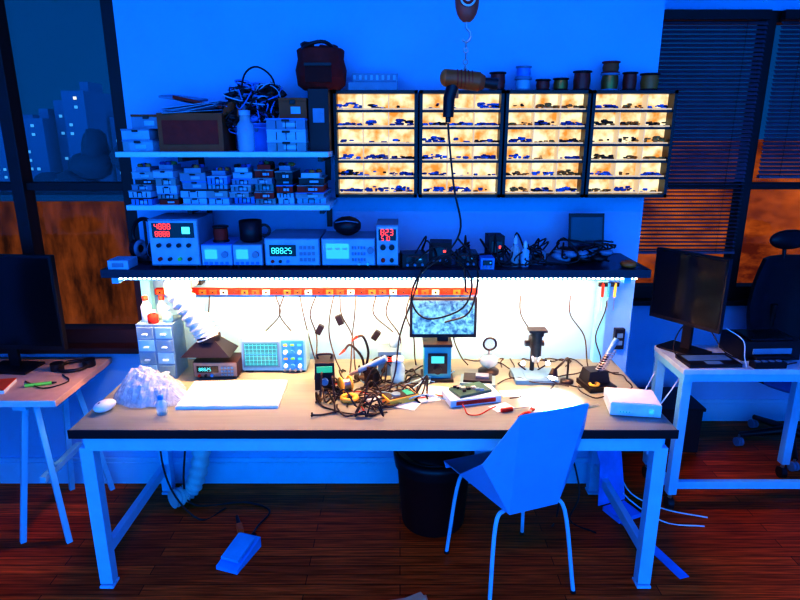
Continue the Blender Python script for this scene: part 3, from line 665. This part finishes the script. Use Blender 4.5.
for i in range(3): b.cyl((.99+i*.03,2.835,1.10),(.99+i*.03,2.835,1.17),.007,[redM,blueM,yellowM][i],seg=10); b.cyl((.99+i*.03,2.835,1.03),(.99+i*.03,2.835,1.10),.002,metalM,seg=8)
b.done()

# ---------------------------------------------------------------- under desk
b=B('keyboard_tray'); b.box((.05,2.30,.655),(.72,.24,.018),blackM); b.box((.05,2.185,.660),(.72,.012,.03),blackM)
for x in(-.27,.37): b.box((x,2.31,.689),(.03,.22,.05),blackM)
b.done(bev=.002)
b=B('trash_bin'); b.lathe([(.15,0),(.155,.01),(.185,.40),(.192,.41),(.18,.405),(.15,.03)],(0,0,0),M('bin_plastic',(.05,.008,.012),.5),seg=32)
b.lathe([(.19,.395),(.197,.40),(.197,.36),(.19,.32)],(0,0,0),blackM,seg=28); b.ell((0,0,.38),(.16,.16,.06),blackM,nz=.1)
b.done((.165,2.62,0))
b=B('foot_pedal'); b.prism([(-.10,0),(.10,0),(.10,.02),(-.10,.055)],-.055,.055,M('pedal_blue',(.01,.42,.9),.4)); b.box((0,0,.055),(.15,.09,.014),M('pedal_top',(.03,.52,.95),.4),rot=(0,.17,0)); b.cyl((-.10,0,.03),(-.13,0,.035),.012,blackM)
for i in range(5): b.box((-.05+i*.022,0,.066-i*.0035),(.005,.075,.004),blueM)
b.done((-.735,2.33,0),-2.1+.2,bev=.004)
wires('pedal_cord',[[(-.70,2.46,.035),(-.70,2.55,.008),(-.67,2.68,.006),(-.82,2.75,.006),(-1.05,2.72,.006),(-1.12,2.74,.1),(-1.10,2.80,.4),(-1.08,2.84,.66)]],.005,blackM)
b=B('power_plug'); b.box((0,0,.015),(.03,.06,.03),orangeM); b.cyl((0,.03,.015),(0,.10,.02),.012,blackM,r1=.007); b.done((-.78,2.52,0),.4,bev=.004)
LN=[[(-1.17,2.8,.68),(-1.2,2.7,.4),(-1.15,2.65,.15),(-1.0,2.6,.008),(-.9,2.7,.006)],[(.9,2.8,.68),(.86,2.75,.4),(.92,2.7,.1),(.85,2.6,.006),(.95,2.5,.006)],[(.8,2.82,.68),(.86,2.8,.3),(.80,2.65,.01),(.75,2.55,.006)]]
wires('floor_cables',LN,.0045,blackM)
wires('white_cables',[[(1.40,2.75,.74),(1.28,2.78,.5),(1.15,2.85,.3),(1.2,2.8,.06),(1.35,2.7,.006),(1.55,2.62,.006)],[(1.3,2.85,.7),(1.2,2.86,.4),(1.14,2.8,.1),(1.3,2.6,.006),(1.5,2.55,.006)]],.004,whiteM)
b=B('blue_cloth_roll'); cl=M('blue_cloth',(.02,.32,.85),.7,bump=.4)
b.add([(.90,2.74,.62),(.99,2.74,.62),(1.14,2.78,.30),(1.00,2.68,.28),(1.02,2.70,.02),(1.18,2.76,.02)],[(0,1,2,3),(3,2,5,4)],cl); b.box((1.13,2.66,.012),(.14,.12,.024),cl,rot=(0,0,.4)); b.done(solid=.004)
b=B('painters_tape_strip'); b.box((0,0,.002),(.05,.42,.003),cl); b.done((1.18,2.40,0),.3)

# ---------------------------------------------------------------- chair
b=B('folded_steel_chair')
T1,T2=(-.145,-.26,.905),(.145,-.26,.905); K1,K2=(-.11,-.17,.43),(.11,-.17,.43); M1,M2=(-.225,-.14,.66),(.225,-.14,.66); S1,S2=(-.235,.03,.52),(.235,.03,.52); F1,F2=(-.215,.23,.465),(.215,.23,.465)
Q1,Q2=(-.20,.235,.425),(.20,.235,.425)
V=[T1,T2,K1,K2,M1,M2,S1,S2,F1,F2,Q1,Q2]
b.add(V,[(0,1,3,2),(0,2,4),(1,5,3),(4,2,6),(5,7,3),(2,8,6),(3,7,9),(2,3,9,8),(8,9,11,10)],chairM)
ch=b.done((.475,2.235,0),math.radians(20),solid=.006,bev=.002)
b=B('legs')
for sx in(-1,1):
    b.tube([(sx*.10,-.12,.425),(sx*.16,-.15,.38),(sx*.20,-.20,.009)],.009,steelW,seg=10,res=6); b.tube([(sx*.10,.14,.445),(sx*.165,.17,.40),(sx*.20,.21,.009)],.009,steelW,seg=10,res=6)
    b.cyl((sx*.20,-.20,0),(sx*.20,-.20,.012),.012,blackM,seg=10); b.cyl((sx*.20,.21,0),(sx*.20,.21,.012),.012,blackM,seg=10)
b.tube([(-.1,-.12,.425),(.1,-.12,.425)],.008,steelW); b.tube([(-.1,.14,.445),(.1,.14,.445)],.008,steelW)
lg=b.done(); lg.parent=ch

# ---------------------------------------------------------------- left desk
b=B('trestle_desk'); b.box((-2.25,2.665,.735),(1.5,.53,.03),M('desk_wood_warm',(.50,.40,.34),.45)); b.box((-2.25,2.398,.735),(1.5,.006,.03),whiteM)
for xc in(-1.68,-2.8):
    b.box((xc,2.66,.705),(.06,.48,.03),steelW)
    for y0_,y1_ in((2.50,2.44),(2.82,2.88)):
        for dx in(-.11,.11):
            b.sweep([(xc+dx*.2,y0_,.70),(xc+dx,y1_,.0)],.018,steelW,4)
    b.box((xc,2.66,.30),(.03,.34,.03),steelW)
b.done(bev=.002)
def monitor(name,loc,w,h,rz,lift=.10):
    b=B(name); b.box((0,0,lift+h/2),(w,.03,h),blackM); b.box((0,-.016,lift+h/2+.005),(w-.02,.003,h-.03),blackg); b.box((0,.035,lift+h*.4),(.06,.05,h*.5),blackM); b.box((0,.045,(lift+h*.3)/2),(.05,.02,lift+h*.3),blackM); b.box((0,.03,.006),(.22,.15,.012),blackM); b.done(loc,rz,bev=.004)
monitor('computer_monitor',(-1.91,2.74,.75),.62,.46,-.08,.12)
b=B('wired_headset'); b.torus((0,0,.01),.07,.009,blackM); b.cyl((.07,0,0),(.07,0,.035),.03,blackM); b.cyl((-.07,0,0),(-.07,0,.035),.03,blackM); b.done((-1.62,2.78,.75),.4)
b=B('highlighter_pen'); b.cyl((-.06,0,.008),(.05,0,.008),.008,greenM,seg=12); b.cyl((.05,0,.008),(.07,0,.008),.006,blackM,r1=.003,seg=12); b.done((-1.66,2.56,.75),.3)
b=B('notebook'); b.box((0,0,.008),(.2,.14,.016),creamM); b.box((0,0,.017),(.2,.14,.003),brownM); b.done((-1.88,2.52,.75),.2)
wires('mouse_cord',[[(-1.62,2.68,.755),(-1.55,2.6,.755),(-1.62,2.52,.755),(-1.75,2.6,.755)]],.003,blackM)

def office_chair(loc,rz):
    b=B('office_chair')
    for i in range(5):
        a=i*2*math.pi/5+.3; e=(.28*math.cos(a),.28*math.sin(a)); b.sweep([(0,0,.13),(e[0],e[1],.075)],lambda t:.028-.012*t,blackM,8)
        b.cyl((e[0],e[1],.075),(e[0],e[1],.05),.008,metalM,seg=8); b.cyl((e[0]-.018,e[1],.028),(e[0]-.004,e[1],.028),.028,greyM,seg=16); b.cyl((e[0]+.004,e[1],.028),(e[0]+.018,e[1],.028),.028,greyM,seg=16)
    b.cyl((0,0,.10),(0,0,.42),.025,metalM)
    b.ell((0,0,.46),(.25,.24,.05),M('seat_blue',(.02,.20,.52),.8),seg=28)
    rs=[]
    for k in range(9):
        z=.60+k*.07; ww=.20+.035*math.sin(k/8*math.pi); yb=.24+.03*math.sin(k/8*3)
        rs.append([Vector((ww*u,yb+dy-.05*u*u,z)) for u,dy in[(-1,-.02),(-.5,0),(0,.01),(.5,0),(1,-.02),(1,.01),(.5,.03),(0,.04),(-.5,.03),(-1,.01)]])
    b.rings(rs,blackM)
    b.tube([(0,.05,.42),(0,.25,.44),(0,.28,.60),(0,.27,.85)],.02,blackM,seg=8)
    b.tube([(0,.26,1.14),(0,.27,1.22)],.012,blackM); b.ell((0,.24,1.26),(.14,.04,.06),blackM)
    for s_ in(-1,1): b.tube([(s_*.2,0,.44),(s_*.29,.02,.5),(s_*.29,.02,.66)],.014,blackM); b.box((s_*.29,-.01,.675),(.07,.24,.03),blackM)
    b.done(loc,rz,bev=.003)
office_chair((2.38,3.32,0),.2)
office_chair((-2.10,2.08,0),2.6)

# ---------------------------------------------------------------- right desk
b=B('rolling_desk'); x0,x1,y0,y1=1.36,2.62,2.68,3.03; z=.78
b.box(((x0+x1)/2,(y0+y1)/2,z-.0125),(x1-x0,y1-y0,.025),whiteM)
for y in(y0+.02,y1-.02): b.box(((x0+x1)/2,y,z-.045),(x1-x0-.04,.03,.04),steelW)
for x in(x0+.02,x1-.02): b.box((x,(y0+y1)/2,z-.045),(.03,y1-y0,.04),steelW); b.box((x,(y0+y1)/2,.14),(.03,y1-y0-.08,.04),steelW)
for x in(x0+.03,2.15,x1-.03):
    for y in(y0+.03,y1-.03):
        b.box((x,y,(z-.025+.09)/2),(.045,.045,z-.025-.09),steelW)
        b.cyl((x,y,.06),(x,y,.10),.01,metalM); b.cyl((x-.015,y,.032),(x+.015,y,.032),.032,blackM)
b.box(((x0+x1)/2,y0+.03,.14),(x1-x0-.06,.03,.04),steelW)
b.done(bev=.002)
monitor('computer_monitor',(1.455,2.93,.78),.38,.37,-.98,.15)
b=B('laptop'); b.box((0,0,.010),(.26,.14,.016),blackM); b.box((0,.02,.0195),(.22,.07,.002),greyM); b.box((0,-.045,.0195),(.08,.04,.001),greyM); b.box((0,.07,.012),(.26,.006,.02),blackM); b.done((1.52,2.77,.78),.05,bev=.002)
b=B('desktop_printer'); b.box((0,0,.05),(.30,.2,.10),blackM); b.box((0,-.02,.105),(.22,.14,.012),blackg); b.box((0,-.102,.05),(.2,.006,.03),greyM); b.box((0,-.12,.025),(.2,.04,.008),blackM); b.done((1.84,2.90,.78),.05,bev=.006)
b=B('power_strip'); b.box((0,0,.015),(.16,.05,.03),blackM)
for i in range(4): b.cyl((-.055+i*.036,0,.03),(-.055+i*.036,0,.032),.014,greyM,seg=14)
b.done((1.78,2.715,.78),.05,bev=.003)
wires('monitor_cables',[[(1.5,2.95,.95),(1.42,2.9,.9),(1.38,2.85,.82),(1.40,2.75,.786),(1.45,2.73,.79)],[(1.6,2.95,.9),(1.65,2.85,.8),(1.75,2.78,.786),(1.85,2.73,.786),(1.95,2.76,.786)]],.003,blackM)
wires('white_cable',[[(1.60,2.80,.95),(1.67,2.76,.90),(1.665,2.72,.83),(1.665,2.69,.785)]],.003,whiteM)
b=B('equipment_crate'); b.box((0,0,.14),(.5,.3,.28),M('crate_dark',(.04,.015,.02),.6)); b.box((0,-.152,.22),(.12,.005,.03),blackM); b.box((0,0,.285),(.52,.32,.02),blackM); b.done((1.56,3.42,0),bev=.004)

b=B('sneaker'); b.ell((0,0,.012),(.13,.042,.012),creamM); b.ell((.03,0,.035),(.095,.038,.03),redM); b.ell((-.07,0,.055),(.05,.036,.045),whiteM); b.torus((-.07,0,.092),.026,.008,redM)
for i in range(4): b.box((.0+i*.018,0,.066-i*.004),(.005,.04,.003),creamM)
b.done((-1.90,2.15,.509),.2)
b=B('cardboard_offcut'); b.box((0,0,.008),(.20,.08,.012),M('kraft',(.8,.42,.22),.7)); b.box((.02,.01,.018),(.14,.05,.006),M('kraft',(.8,.42,.22)),rot=(0,0,.3)); b.done((.02,2.03,0),.2,bev=.004)

# ---------------------------------------------------------------- world, ambient, camera
w=bpy.data.worlds.new('dusk'); S.world=w; w.use_nodes=True; nt=w.node_tree; bg=nt.nodes['Background']
tc=nt.nodes.new('ShaderNodeTexCoord'); sp=nt.nodes.new('ShaderNodeSeparateXYZ'); mr=nt.nodes.new('ShaderNodeMapRange')
nt.links.new(tc.outputs['Generated'],sp.inputs[0]); nt.links.new(sp.outputs['Y'],mr.inputs['Value'])
mr.inputs['From Min'].default_value=.2; mr.inputs['From Max'].default_value=-.4; mr.inputs['To Min'].default_value=.24; mr.inputs['To Max'].default_value=3.6
nt.links.new(mr.outputs['Result'],bg.inputs['Strength']); bg.inputs['Color'].default_value=(.002,.28,.88,1)
area('blue_ambient_fill',(0,.8,3.15),(0,0,0),2.5,1.2,18,(.002,.28,.9))  # unseen blue area light, added as ambient fill
area('red_floor_fill',(0,.2,3.0),(math.radians(-8),0,0),1.5,.4,15,(1,.17,.04))  # unseen red-orange area light, added to bring out the floor's red
cam=bpy.data.cameras.new('camera'); co=bpy.data.objects.new('camera',cam); COL.objects.link(co)
co.location=(0,0,1.87); co.rotation_euler=(math.radians(74.5),0,0); cam.lens=27; cam.sensor_width=36
S.camera=co
